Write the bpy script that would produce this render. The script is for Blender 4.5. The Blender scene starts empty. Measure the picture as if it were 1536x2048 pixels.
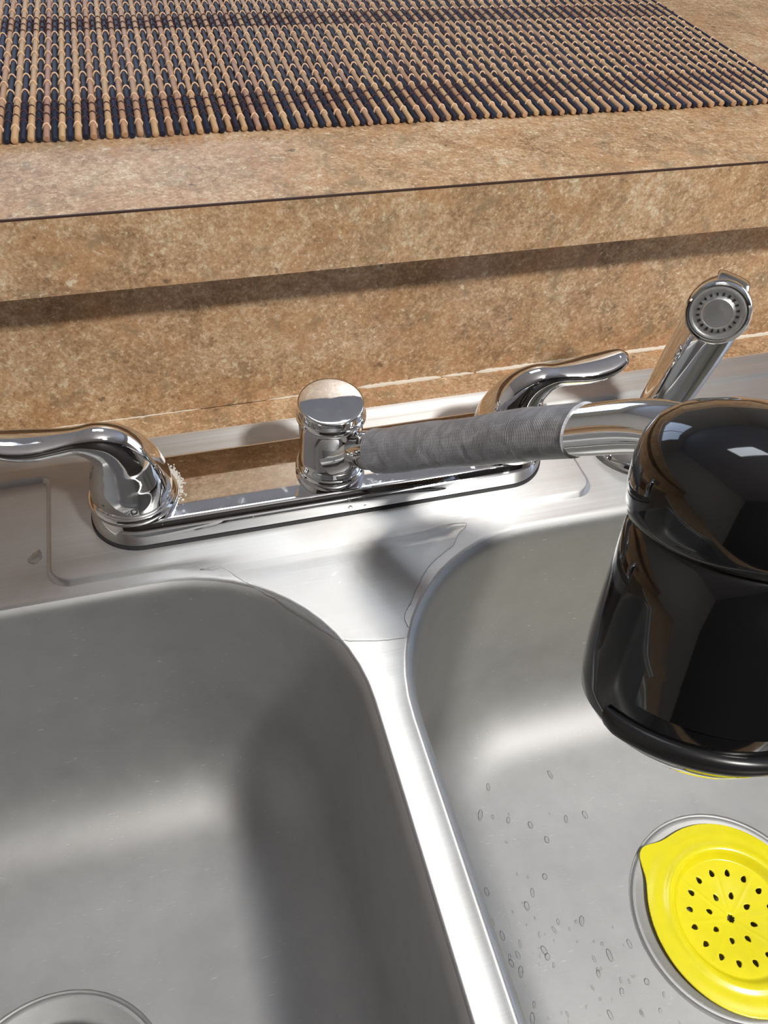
import bpy, bmesh, math, random
from mathutils import Vector, Matrix
from mathutils.bvhtree import BVHTree
random.seed(7)
SC = bpy.context.scene
COL = SC.collection
PI = math.pi

# ------------------------------------------------------------------ camera
cam_d = bpy.data.cameras.new('camera')
cam = bpy.data.objects.new('camera', cam_d)
COL.objects.link(cam)
RIGHT = Vector((0.9608551, -0.27139886, 0.05567888))
DOWN = Vector((-0.16272993, -0.71550608, -0.67938945))
FWD = Vector((0.2242241, 0.6437342, -0.73166238))
m = Matrix.Identity(4)
for i in range(3):
    m[i][0] = RIGHT[i]; m[i][1] = -DOWN[i]; m[i][2] = -FWD[i]
m.translation = Vector((-0.07319458, -0.30263084, 0.31960818))
cam.matrix_world = m
cam_d.sensor_fit = 'VERTICAL'
cam_d.sensor_height = 24.0
cam_d.lens = 1617.644 / 2048 * 24.0
cam_d.clip_start = 0.01
SC.camera = cam

# ------------------------------------------------------------------ world, lights, exposure
SC.view_settings.view_transform = 'Standard'
SC.view_settings.look = 'None'
SC.view_settings.gamma = 1
SC.view_settings.use_curve_mapping = False
SC.view_settings.exposure = 0.0
w = bpy.data.worlds.new('daylight'); SC.world = w
w.use_nodes = True
bg = w.node_tree.nodes['Background']
bg.inputs[0].default_value = (0.62, 0.76, 1.0, 1)
bg.inputs[1].default_value = 2.6

def area(name, loc, target, power, sx, sy=None, color=(1, 1, 1), disk=False):
    l = bpy.data.lights.new(name, 'AREA')
    l.energy = power; l.color = color
    l.shape = 'DISK' if disk else 'RECTANGLE'
    l.size = sx
    if sy: l.size_y = sy
    o = bpy.data.objects.new(name, l); COL.objects.link(o)
    o.location = loc
    o.rotation_euler = (Vector(target) - Vector(loc)).to_track_quat('-Z', 'Y').to_euler()
    return o
KEY_POS = (0.56, -0.98, 1.44)
area('ceiling_lamp_light', KEY_POS, (0, 0, 0), 42, 0.18, color=(1.0, 0.97, 0.92), disk=True)
GLARE_PANEL = (0.15, 0.56)  # unseen panel added overhead to brighten the wet deck by the faucet
GLARE_EMIT = 5.5

# ------------------------------------------------------------------ mesh helpers
def tag(o, label=None, cat=None, group=None, kind=None):
    if label: o['label'] = label
    if cat: o['category'] = cat
    if group: o['group'] = group
    if kind: o['kind'] = kind
    return o

def empty(name, loc, label, cat, group=None):
    o = bpy.data.objects.new(name, None); COL.objects.link(o)
    o.location = loc; o.empty_display_size = 0.02
    tag(o, label, cat, group)
    return o

def link(name, bm, mat, parent=None, smooth=True, ang=35, recalc=True):
    if recalc: bmesh.ops.recalc_face_normals(bm, faces=bm.faces)
    me = bpy.data.meshes.new(name); bm.to_mesh(me); bm.free()
    if mat: me.materials.append(mat)
    if smooth:
        me.polygons.foreach_set('use_smooth', [True] * len(me.polygons))
        me.set_sharp_from_angle(angle=math.radians(ang))
    o = bpy.data.objects.new(name, me); COL.objects.link(o)
    if parent:
        o.parent = parent
        # shapes are modelled in world space; subtract the (unrotated) ancestors' offset
        off = Vector((0, 0, 0)); p = parent
        while p: off += p.location; p = p.parent
        me.transform(Matrix.Translation(-off))
    return o

def origin_to(o, c):
    c = Vector(c); o.data.transform(Matrix.Translation(-c)); o.location = c; return o

def box(bm, x0, x1, y0, y1, z0, z1):
    v = [bm.verts.new(p) for p in ((x0,y0,z0),(x1,y0,z0),(x1,y1,z0),(x0,y1,z0),(x0,y0,z1),(x1,y0,z1),(x1,y1,z1),(x0,y1,z1))]
    for f in ((0,3,2,1),(4,5,6,7),(0,1,5,4),(1,2,6,5),(2,3,7,6),(3,0,4,7)): bm.faces.new([v[i] for i in f])

def rings(bm, rs, cap0=False, cap1=False, closed=True):
    vv = [[bm.verts.new(p) for p in r] for r in rs]
    n = len(vv[0])
    for a, b in zip(vv, vv[1:]):
        for i in range(n if closed else n - 1):
            j = (i + 1) % n
            bm.faces.new((a[i], a[j], b[j], b[i]))
    if cap0: bm.faces.new(vv[0][::-1])
    if cap1: bm.faces.new(vv[-1])
    return vv

def lathe(bm, prof, c=(0, 0, 0), n=64, M=None):
    rs = []
    for r, z in prof:
        ring = []
        for i in range(n):
            a = 2 * PI * i / n
            p = Vector((max(r, 1e-5) * math.cos(a), max(r, 1e-5) * math.sin(a), z))
            p = M @ p if M else p + Vector(c)
            ring.append(p)
        rs.append(ring)
    return rings(bm, rs)

def catmull(P, per=8):
    P = [Vector(p) for p in P]
    out = []
    for i in range(len(P) - 1):
        p0 = P[max(i - 1, 0)]; p1 = P[i]; p2 = P[i + 1]; p3 = P[min(i + 2, len(P) - 1)]
        if i == 0: p0 = p1 * 2 - p2
        if i == len(P) - 2: p3 = p2 * 2 - p1
        for k in range(per):
            t = k / per
            out.append(0.5 * ((2 * p1) + (p2 - p0) * t + (2 * p0 - 5 * p1 + 4 * p2 - p3) * t * t + (3 * p1 - p0 - 3 * p2 + p3) * t ** 3))
    out.append(P[-1])
    return out

def sweep(bm, pts, rad, n=24, side=Vector((0, 1, 0)), caps=True, power=2.0):
    """pts: centres; rad: list of (a along side, b along the other normal)."""
    rs = []
    for i, p in enumerate(pts):
        t = (pts[min(i + 1, len(pts) - 1)] - pts[max(i - 1, 0)]).normalized()
        s = (side - t * side.dot(t)).normalized()
        u = t.cross(s)
        ra, rb = rad[i] if isinstance(rad[i], (tuple, list)) else (rad[i], rad[i])
        ring = []
        for k in range(n):
            a = 2 * PI * k / n
            ca, sa = math.cos(a), math.sin(a)
            ca = math.copysign(abs(ca) ** (2 / power), ca); sa = math.copysign(abs(sa) ** (2 / power), sa)
            ring.append(p + s * ra * ca + u * rb * sa)
        rs.append(ring)
    return rings(bm, rs, caps, caps)

def rrect(x0, x1, y0, y1, r, nc=12, ns=6):
    """rounded rectangle, counter clockwise, equal vertex counts whatever r"""
    if not isinstance(r, (tuple, list)): r = (r,) * 4          # order: ++, -+, --, +-
    cs = ((x1, y1, -1, -1, 0), (x0, y1, 1, -1, 1), (x0, y0, 1, 1, 2), (x1, y0, -1, 1, 3))
    arcs = []
    for (cx, cy, sx, sy, q), rr in zip(cs, r):
        o = (cx + sx * rr, cy + sy * rr)
        arcs.append([(o[0] + rr * math.cos(PI / 2 * (q + k / nc)), o[1] + rr * math.sin(PI / 2 * (q + k / nc))) for k in range(nc + 1)])
    out = []
    for i in range(4):
        out += arcs[i]
        a = arcs[i][-1]; b = arcs[(i + 1) % 4][0]
        for k in range(1, ns):
            t = k / ns; out.append((a[0] + (b[0] - a[0]) * t, a[1] + (b[1] - a[1]) * t))
    return out

def smooth(t): t = max(0, min(1, t)); return t * t * (3 - 2 * t)

# ------------------------------------------------------------------ materials
def srgb(r, g, b):
    f = lambda c: (c / 255 / 12.92) if c / 255 <= 0.04045 else ((c / 255 + 0.055) / 1.055) ** 2.4
    return (f(r), f(g), f(b), 1)

class NT:
    def __init__(s, name):
        s.m = bpy.data.materials.new(name); s.m.use_nodes = True
        s.t = s.m.node_tree; s.b = s.t.nodes['Principled BSDF']
    def n(s, ty, **k):
        nd = s.t.nodes.new(ty)
        for a, v in k.items(): setattr(nd, a, v)
        return nd
    def l(s, a, b): s.t.links.new(a, b)
    def coord(s, scale=(1, 1, 1), rot=(0, 0, 0), src='Object'):
        tc = s.n('ShaderNodeTexCoord'); mp = s.n('ShaderNodeMapping')
        mp.inputs['Scale'].default_value = scale; mp.inputs['Rotation'].default_value = rot
        s.l(tc.outputs[src], mp.inputs['Vector']); return mp.outputs[0]
    def noise(s, vec, scale, detail=4, rough=0.5, dist=0):
        nd = s.n('ShaderNodeTexNoise'); nd.inputs['Scale'].default_value = scale
        nd.inputs['Detail'].default_value = detail; nd.inputs['Roughness'].default_value = rough
        nd.inputs['Distortion'].default_value = dist
        s.l(vec, nd.inputs['Vector']); return nd.outputs['Fac']
    def ramp(s, fac, stops):
        nd = s.n('ShaderNodeValToRGB'); e = nd.color_ramp.elements
        while len(e) > 1: e.remove(e[-1])
        e[0].position = stops[0][0]; e[0].color = stops[0][1]
        for p, c in stops[1:]:
            x = e.new(p); x.color = c
        s.l(fac, nd.inputs[0]); return nd.outputs[0]
    def mix(s, fac, a, b, mode='MIX'):
        nd = s.n('ShaderNodeMix', data_type='RGBA', blend_type=mode)
        if isinstance(fac, (int, float)): nd.inputs[0].default_value = fac
        else: s.l(fac, nd.inputs[0])
        for i, v in ((6, a), (7, b)):
            if isinstance(v, tuple): nd.inputs[i].default_value = v
            else: s.l(v, nd.inputs[i])
        return nd.outputs[2]
    def math(s, op, a, b=0.0, c=None):
        nd = s.n('ShaderNodeMath', operation=op)
        for i, v in enumerate((a, b) if c is None else (a, b, c)):
            if isinstance(v, (int, float)): nd.inputs[i].default_value = v
            else: s.l(v, nd.inputs[i])
        return nd.outputs[0]
    def bump(s, h, strength=0.3, dist=0.001):
        nd = s.n('ShaderNodeBump'); nd.inputs['Strength'].default_value = strength
        nd.inputs['Distance'].default_value = dist
        s.l(h, nd.inputs['Height']); s.l(nd.outputs[0], s.b.inputs['Normal'])
    def set(s, **k):
        names = dict(base='Base Color', rough='Roughness', metal='Metallic', spec='Specular IOR Level', trans='Transmission Weight', ior='IOR', coat='Coat Weight', coat_rough='Coat Roughness', sss='Subsurface Weight', aniso='Anisotropic', emit='Emission Color', estr='Emission Strength')
        for a, v in k.items():
            i = s.b.inputs[names[a]]
            if isinstance(v, (int, float, tuple)): i.default_value = v
            else: s.l(v, i)
        return s.m

g1 = lambda v: (v, v, v, 1)

def travertine(name, rough=0.33, streak=(1, 1, 1)):
    t = NT(name)
    v = t.coord(streak)
    big = t.noise(v, 22, 3, 0.55, 0.6)
    mid = t.noise(v, 150, 8, 0.8, 0.35)
    fin = t.noise(v, 520, 4, 0.7, 0.4)
    k = t.math('ADD', t.math('MULTIPLY', big, 0.22), t.math('ADD', t.math('MULTIPLY', mid, 0.40), t.math('MULTIPLY', fin, 0.38)))
    c = t.ramp(k, [(0.40, srgb(130, 104, 76)), (0.455, srgb(164, 132, 99)), (0.50, srgb(184, 150, 115)), (0.545, srgb(198, 170, 136)), (0.61, srgb(222, 206, 178))])
    # orange-brown clouds
    cl = t.ramp(t.noise(v, 34, 3, 0.5, 1.0), [(0.46, g1(0)), (0.66, g1(0.4))])
    c = t.mix(cl, c, srgb(188, 140, 98))
    # grey-green mould-like clouds
    cg = t.ramp(t.noise(t.coord((1.3, 1.1, 1.2), (0.3, 0.7, 1.1)), 45, 6, 0.7, 0.6), [(0.53, g1(0)), (0.66, g1(0.6))])
    c = t.mix(cg, c, srgb(138, 122, 95))
    # pale crystalline flecks
    fl = t.ramp(t.noise(v, 260, 4, 0.8, 0.5), [(0.59, g1(0)), (0.66, g1(0.8))])
    c = t.mix(fl, c, srgb(226, 212, 184))
    # small dark pits
    pv = t.n('ShaderNodeTexVoronoi', feature='F1'); pv.inputs['Scale'].default_value = 62
    dv = t.n('ShaderNodeVectorMath', operation='MULTIPLY_ADD')
    nz = t.n('ShaderNodeTexNoise'); nz.inputs['Scale'].default_value = 240; t.l(v, nz.inputs['Vector'])
    t.l(nz.outputs['Color'], dv.inputs[0]); dv.inputs[1].default_value = (0.006,) * 3; t.l(v, dv.inputs[2])
    t.l(dv.outputs[0], pv.inputs['Vector'])
    pit = t.ramp(pv.outputs['Distance'], [(0.07, g1(1)), (0.14, g1(0))])
    gate = t.ramp(t.noise(v, 37, 1, 0.5), [(0.55, g1(0)), (0.6, g1(1))])
    pit = t.math('MULTIPLY', pit, gate)
    c = t.mix(t.math('MULTIPLY', pit, 0.7), c, srgb(84, 70, 56))
    # a few larger dark holes, each with a pale mineral halo
    pv2 = t.n('ShaderNodeTexVoronoi', feature='F1'); pv2.inputs['Scale'].default_value = 21
    t.l(dv.outputs[0], pv2.inputs['Vector'])
    gate2 = t.ramp(t.noise(v, 13, 1, 0.5), [(0.50, g1(0)), (0.52, g1(1))])
    halo = t.math('MULTIPLY', t.ramp(pv2.outputs['Distance'], [(0.05, g1(0.8)), (0.11, g1(0.0))]), gate2)
    c = t.mix(halo, c, srgb(222, 208, 176))
    core = t.math('MULTIPLY', t.ramp(pv2.outputs['Distance'], [(0.028, g1(0.85)), (0.055, g1(0.0))]), gate2)
    c = t.mix(core, c, srgb(72, 60, 48))
    t.bump(t.math('SUBTRACT', fin, t.math('MULTIPLY', pit, 1.0)), 0.12, 0.0004)
    return t.set(base=c, rough=t.ramp(mid, [(0.3, g1(rough + 0.08)), (0.7, g1(rough - 0.05))]), spec=0.5)
M_TRAV = travertine('travertine_laminate')
M_TRAVC = travertine('counter_laminate', 0.38)

def steel_brushed():
    t = NT('brushed_steel')
    v = t.coord((6, 1500, 1500), (0, 0, math.radians(0)))
    br = t.noise(v, 1.0, 3, 0.6)
    v2 = t.coord((1, 1, 1)); sm = t.noise(v2, 28, 4, 0.6)
    c = t.mix(br, g1(0.58), g1(0.76))
    c = t.mix(t.ramp(sm, [(0.45, g1(0)), (0.75, g1(0.35))]), c, (0.50, 0.48, 0.45, 1))
    r = t.math('ADD', t.math('MULTIPLY', br, 0.10), t.math('MULTIPLY_ADD', sm, 0.10, 0.41))
    t.bump(br, 0.10, 0.0003)
    t.b.inputs['Anisotropic'].default_value = 0.85
    tg = t.n('ShaderNodeTangent'); tg.direction_type = 'RADIAL'; tg.axis = 'Y'
    # grain runs along x: a constant tangent
    cx = t.n('ShaderNodeCombineXYZ'); cx.inputs[1].default_value = 1
    t.l(cx.outputs[0], t.b.inputs['Tangent'])
    return t.set(base=c, metal=1.0, rough=r)
M_BRUSH = steel_brushed()

def steel_satin():
    t = NT('satin_steel')
    v = t.coord()
    a = t.noise(v, 60, 5, 0.65); fine = t.noise(v, 900, 3, 0.6)
    c = t.mix(a, g1(0.385), g1(0.495))
    # fine scratches, three directions, broken into short strokes
    tot = None
    for rot, sc, gt in ((1.05, (170, 2600, 900), 31), (1.35, (210, 3000, 900), 47), (0.7, (150, 2600, 900), 71)):
        s_ = t.ramp(t.noise(t.coord(sc, (0, 0, rot)), 1.0, 1, 0.4), [(0.73, g1(0)), (0.78, g1(1))])
        g_ = t.ramp(t.noise(v, gt, 2, 0.5), [(0.50, g1(0)), (0.62, g1(1))])
        q = t.math('MULTIPLY', s_, g_)
        tot = q if tot is None else t.math('MAXIMUM', tot, q)
    c = t.mix(t.math('MULTIPLY', tot, 0.6), c, g1(0.9))
    r = t.math('ADD', t.math('MULTIPLY_ADD', a, 0.08, 0.58), t.math('MULTIPLY', tot, 0.12))
    t.bump(t.math('ADD', fine, tot), 0.05, 0.0003)
    return t.set(base=c, metal=1.0, rough=r)
M_SATIN = steel_satin()

def chrome(name='chrome', rough=0.035, base=0.86, spots=True):
    t = NT(name)
    v = t.coord()
    f = t.noise(v, 160, 4, 0.6)
    r = t.ramp(f, [(0.55, g1(rough)), (0.8, g1(rough + 0.14))])
    t.bump(t.noise(v, 25, 2, 0.5), 0.02, 0.001)
    return t.set(base=g1(base), metal=1.0, rough=r)
M_CHROME = chrome()
M_CHROME2 = chrome('worn_chrome', 0.12, 0.75)
M_NOZZLE = chrome('worn_nozzle', 0.38, 0.8)

def plain(name, col, rough=0.5, metal=0.0, **k):
    t = NT(name)
    f = t.noise(t.coord(), 80, 3, 0.5)
    c = t.mix(f, tuple(x * 0.92 for x in col[:3]) + (1,), tuple(min(1, x * 1.08) for x in col[:3]) + (1,))
    return t.set(base=c, rough=rough, metal=metal, **k)

def tape_mat():
    t = NT('duct_tape')
    at_ = t.n('ShaderNodeUVMap'); sp = t.n('ShaderNodeSeparateXYZ'); t.l(at_.outputs[0], sp.inputs[0])
    # u runs along the pipe in metres: fine threads around, faint ones along
    th = t.math('SINE', t.math('MULTIPLY', sp.outputs[0], 2 * PI / 0.00085))
    lo = t.math('SINE', t.math('MULTIPLY', sp.outputs[1], 2 * PI * 46))
    n1 = t.noise(at_.outputs[0], 14, 4, 0.6); n2 = t.noise(t.coord((1, 1, 1)), 130, 4, 0.6, 1.0)
    k = t.math('ADD', t.math('MULTIPLY', th, 0.14), t.math('ADD', t.math('MULTIPLY', lo, 0.04), t.math('MULTIPLY', n2, 1.0)))
    c = t.ramp(k, [(0.25, srgb(122, 123, 127)), (0.55, srgb(154, 155, 160)), (0.85, srgb(192, 194, 200))])
    t.bump(th, 0.35, 0.0002)
    return t.set(base=c, rough=0.36, spec=0.6, metal=0.0)
M_TAPE = tape_mat()
M_BLACK = plain('glossy_black_plastic', (0.006, 0.006, 0.007, 1), 0.07, coat=0.6, coat_rough=0.04)
M_BLACK2 = plain('black_rubber', (0.012, 0.012, 0.013, 1), 0.3)
M_GASKET = plain('dark_gasket', (0.02, 0.02, 0.022, 1), 0.5)
M_LENS = plain('grey_plastic', (0.16, 0.16, 0.165, 1), 0.35)
M_YEL = plain('yellow_silicone', srgb(238, 222, 26), 0.26, sss=0.08, coat=0.25, coat_rough=0.1)
M_SEAM = plain('dark_laminate_kerf', srgb(64, 44, 36), 0.5)
M_CAULK = plain('white_caulk', srgb(222, 214, 200), 0.45)
M_SCALE = plain('white_limescale', srgb(196, 192, 184), 0.8)
M_WHITE = plain('white_paint', srgb(224, 226, 232), 0.7)
M_WALL = plain('warm_wall_paint', srgb(206, 200, 190), 0.75)
M_DARKWALL = plain('dark_cabinet_wall', srgb(48, 42, 38), 0.5)
M_FLOOR = plain('floor_vinyl', srgb(120, 104, 88), 0.5)

def water():
    t = NT('clear_water')
    fr = t.n('ShaderNodeFresnel'); fr.inputs['IOR'].default_value = 1.45
    tr = t.n('ShaderNodeBsdfTransparent'); gl = t.n('ShaderNodeBsdfGlossy'); gl.inputs['Roughness'].default_value = 0.03
    rf = t.n('ShaderNodeBsdfRefraction'); rf.inputs['IOR'].default_value = 1.33; rf.inputs['Roughness'].default_value = 0.0
    m0 = t.n('ShaderNodeMixShader'); m0.inputs[0].default_value = 0.22
    t.l(tr.outputs[0], m0.inputs[1]); t.l(rf.outputs[0], m0.inputs[2])
    m1 = t.n('ShaderNodeMixShader'); t.l(fr.outputs[0], m1.inputs[0]); t.l(m0.outputs[0], m1.inputs[1]); t.l(gl.outputs[0], m1.inputs[2])
    out = [n for n in t.t.nodes if n.type == 'OUTPUT_MATERIAL'][0]
    t.t.nodes.remove(t.b); t.l(m1.outputs[0], out.inputs[0])
    return t.m
M_WATER = water()
def glass():
    t = NT('window_glass')
    return t.set(base=(1, 1, 1, 1), trans=1.0, ior=1.01, rough=0.0)
M_GLASS = glass()

def emit(name, col, st):
    t = NT(name); return t.set(base=(1, 1, 1, 1), emit=col, estr=st)
M_GLARE = emit('added_glare_face', (0.86, 0.93, 1.0, 1), GLARE_EMIT)  # glowing face of the added overhead panel

def stick_mat(name, stops, grain=0.25, rough=0.45):
    t = NT(name)
    a = t.n('ShaderNodeAttribute'); a.attribute_name = 'tone'
    base = t.ramp(a.outputs['Fac'], stops)
    g = t.noise(t.coord((1400, 40, 1400)), 1.0, 3, 0.6)
    st = t.ramp(t.noise(t.coord((120, 30, 120)), 1.0, 2, 0.5), [(0.66, g1(0)), (0.76, g1(0.5))])
    c = t.mix(g, tuple(x * 0.0 for x in (1, 1, 1)) + (1,), base) if False else base
    c = t.mix(t.math('MULTIPLY', g, grain), c, (0.02, 0.01, 0.006, 1))
    c = t.mix(t.math('MULTIPLY', st, grain), c, srgb(110, 70, 60))
    t.bump(g, 0.2, 0.0003)
    return t.set(base=c, rough=rough, spec=0.3)
M_LSTICK = stick_mat('pale_bamboo', [(0.0, srgb(182, 140, 112)), (0.35, srgb(200, 160, 122)), (0.7, srgb(208, 174, 132)), (1.0, srgb(178, 138, 120))], 0.42)
M_DSTICK = stick_mat('dark_bamboo', [(0.0, srgb(22, 30, 46)), (0.5, srgb(28, 40, 64)), (1.0, srgb(34, 30, 48))], 0.2, 0.5)
M_TTHREAD = plain('tan_thread', srgb(214, 178, 146), 0.8)
M_BTHREAD = plain('brown_thread', srgb(66, 40, 42), 0.8)

# ------------------------------------------------------------------ the room (structure)
def struct(name, bm, mat, smooth=False):
    o = link(name, bm, mat, smooth=smooth); o['kind'] = 'structure'; return o
FZ, CZ = -0.91, 1.5
XL, XR, YN, YF = -1.9, 2.1, -1.7, 2.7
bm = bmesh.new(); box(bm, XL, XR, YN, YF, FZ - 0.05, FZ); struct('floor', bm, M_FLOOR)
bm = bmesh.new(); box(bm, XL, XR, YN, YF, CZ, CZ + 0.05); struct('ceiling', bm, M_WHITE)
bm = bmesh.new(); box(bm, XL, XR, YN - 0.08, YN, FZ, CZ); struct('wall_near', bm, M_DARKWALL)
def wall_x(bm, x0, x1, wy0, wy1, wz0, wz1):
    box(bm, x0, x1, YN, wy0, FZ, CZ); box(bm, x0, x1, wy1, YF, FZ, CZ)
    box(bm, x0, x1, wy0, wy1, FZ, wz0); box(bm, x0, x1, wy0, wy1, wz1, CZ)
bm = bmesh.new(); box(bm, XL - 0.08, XL, YN, YF, FZ, CZ); struct('wall_left', bm, M_WALL)
bm = bmesh.new(); wall_x(bm, XR, XR + 0.08, -0.6, 0.9, 0.2, 1.3); struct('wall_right', bm, M_WALL)
bm = bmesh.new()
FW = (-0.9, 0.5, 0.1, 1.2)
box(bm, XL, FW[0], YF, YF + 0.08, FZ, CZ); box(bm, FW[1], XR, YF, YF + 0.08, FZ, CZ)
box(bm, FW[0], FW[1], YF, YF + 0.08, FZ, FW[2]); box(bm, FW[0], FW[1], YF, YF + 0.08, FW[3], CZ)
struct('wall_far', bm, M_WALL)
def window(idx, axis, a0, a1, z0, z1, pos):
    bm = bmesh.new()
    def b(u0, u1, w0, w1, d0=0.02, d1=0.06):
        if axis == 'x': box(bm, pos + d0, pos + d1, u0, u1, w0, w1)
        else: box(bm, u0, u1, pos + d0, pos + d1, w0, w1)
    t = 0.05
    b(a0, a1, z0, z0 + t); b(a0, a1, z1 - t, z1); b(a0, a0 + t, z0 + t, z1 - t); b(a1 - t, a1, z0 + t, z1 - t)
    mid = (a0 + a1) / 2; b(mid - 0.02, mid + 0.02, z0 + t, z1 - t)
    o = struct('window_%d' % idx, bm, M_WHITE)
    bm = bmesh.new(); 
    def g(u0, u1):
        if axis == 'x': box(bm, pos + 0.035, pos + 0.040, u0, u1, z0 + t, z1 - t)
        else: box(bm, u0, u1, pos + 0.035, pos + 0.040, z0 + t, z1 - t)
    g(a0 + t, mid - 0.02); g(mid + 0.02, a1 - t)
    p = link('pane', bm, M_GLASS, o, smooth=False)
window(1, 'x', -0.6, 0.9, 0.2, 1.3, XR)
window(2, 'y', FW[0], FW[1], FW[2], FW[3], YF)

# round ceiling lamp, plus an added glowing panel for glare on the steel
cl = empty('ceiling_light', (KEY_POS[0], KEY_POS[1], 1.5), 'round white ceiling light above the sink, on the photographer side', 'ceiling light')
bm = bmesh.new(); lathe(bm, [(0.001, 1.5), (0.10, 1.5), (0.11, 1.49), (0.10, 1.47), (0.06, 1.462), (0.001, 1.46)], (KEY_POS[0], KEY_POS[1], 0), 48)
link('lamp_housing', bm, M_WHITE, cl)
bl = empty('ceiling_light', (GLARE_PANEL[0], GLARE_PANEL[1], 1.5), 'added flat glowing panel over the bar ledge, out of view, brightening the wet steel', 'ceiling light')
bm = bmesh.new(); box(bm, GLARE_PANEL[0] - 0.30, GLARE_PANEL[0] + 0.30, GLARE_PANEL[1] - 0.20, GLARE_PANEL[1] + 0.20, 1.475, 1.5); link('lamp_housing', bm, M_WHITE, bl, False)
bm = bmesh.new(); box(bm, GLARE_PANEL[0] - 0.28, GLARE_PANEL[0] + 0.28, GLARE_PANEL[1] - 0.18, GLARE_PANEL[1] + 0.18, 1.462, 1.475); link('added_glare_face', bm, M_GLARE, bl, False)

# ------------------------------------------------------------------ counter, half wall, bar ledge
YB = 0.087          # backsplash face
YFAS = 0.062        # fascia face of the bar ledge
ZT, ZBOT = 0.138, 0.0985
ZC = -0.0025        # countertop
bm = bmesh.new(); box(bm, XL + 0.3, XR - 0.6, YB + 0.0005, YB + 0.012, ZC, ZBOT); 
bs = link('backsplash', bm, M_TRAV, smooth=False); tag(bs, 'tan stone-look laminate backsplash strip between the counter and the bar ledge', 'backsplash')
bm = bmesh.new(); box(bm, XL + 0.3, XR - 0.6, YB + 0.0125, YB + 0.125, FZ, ZBOT); struct('wall_half', bm, M_WALL)
bar = empty('bar_ledge', (0.1, 0.3, ZBOT), 'raised tan stone-look laminate bar ledge with square edge and dark seam line', 'bar ledge')
bm = bmesh.new(); box(bm, XL + 0.3, XR - 0.6, YFAS + 0.0012, 0.52, ZBOT + 0.0002, ZT - 0.0002); link('ledge_top', bm, M_TRAV, bar, False)
bm = bmesh.new(); box(bm, XL + 0.3, XR - 0.6, YFAS, YFAS + 0.0011, ZBOT, ZT - 0.0011); link('fascia', bm, M_TRAV, bar, False)
bm = bmesh.new(); box(bm, XL + 0.3, XR - 0.6, YFAS + 0.0001, YFAS + 0.0011, ZT - 0.0010, ZT - 0.0001)
o = link('seam', bm, M_SEAM, bar, False); o['label'] = 'dark brown seam line along the ledge edge'
SX0, SX1, SY0, SY1 = -0.415, 0.409, -0.450, 0.0625
bm = bmesh.new()
cx0, cx1 = XL + 0.3, XR - 0.6
box(bm, cx0, cx1, SY1 - 0.004, YB, ZC - 0.038, ZC); box(bm, cx0, cx1, -0.53, SY0 + 0.004, ZC - 0.038, ZC)
box(bm, cx0, SX0 + 0.004, SY0 + 0.004, SY1 - 0.004, ZC - 0.038, ZC); box(bm, SX1 - 0.004, cx1, SY0 + 0.004, SY1 - 0.004, ZC - 0.038, ZC)
o = link('countertop', bm, M_TRAVC, smooth=False); tag(o, 'tan stone-look laminate countertop strip behind the steel sink', 'countertop')
cab = empty('base_cabinet', (0, -0.2, FZ), 'wooden sink base cabinet under the countertop', 'cabinet')
bm = bmesh.new(); box(bm, cx0, cx1, -0.50, -0.482, FZ, ZC - 0.038); link('front_panel', bm, M_DARKWALL, cab, False)
for xa in (cx0, cx1 - 0.018):
    bm = bmesh.new(); box(bm, xa, xa + 0.018, -0.482, YB, FZ, ZC - 0.038); link('side_panel', bm, M_DARKWALL, cab, False)
# caulk bead: broken, thicker on the right
bm = bmesh.new()
def bead(x0, x1, r, wob):
    n = max(4, int((x1 - x0) / 0.002)); pts = []; rad = []
    for i in range(n + 1):
        x = x0 + (x1 - x0) * i / n
        pts.append(Vector((x, YB + 0.0002, ZC + 0.0003 + random.uniform(-wob, wob))))
        e = min(1, i / 3, (n - i) / 3) * 0.8 + 0.2
        rad.append(r * e * random.uniform(0.75, 1.2))
    sweep(bm, pts, rad, 8)
for s_ in ((0.038, 0.094, 0.0016, 0.0002), (0.0945, 0.117, 0.0010, 0.0003), (0.118, 0.40, 0.0015, 0.0002), (-0.02, 0.012, 0.0005, 0.0002), (-0.42, -0.06, 0.0004, 0.0001)): bead(*s_)
o = link('caulk_bead', bm, M_CAULK); tag(o, 'cracked white caulk line where the backsplash meets the countertop', 'caulk')

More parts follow.
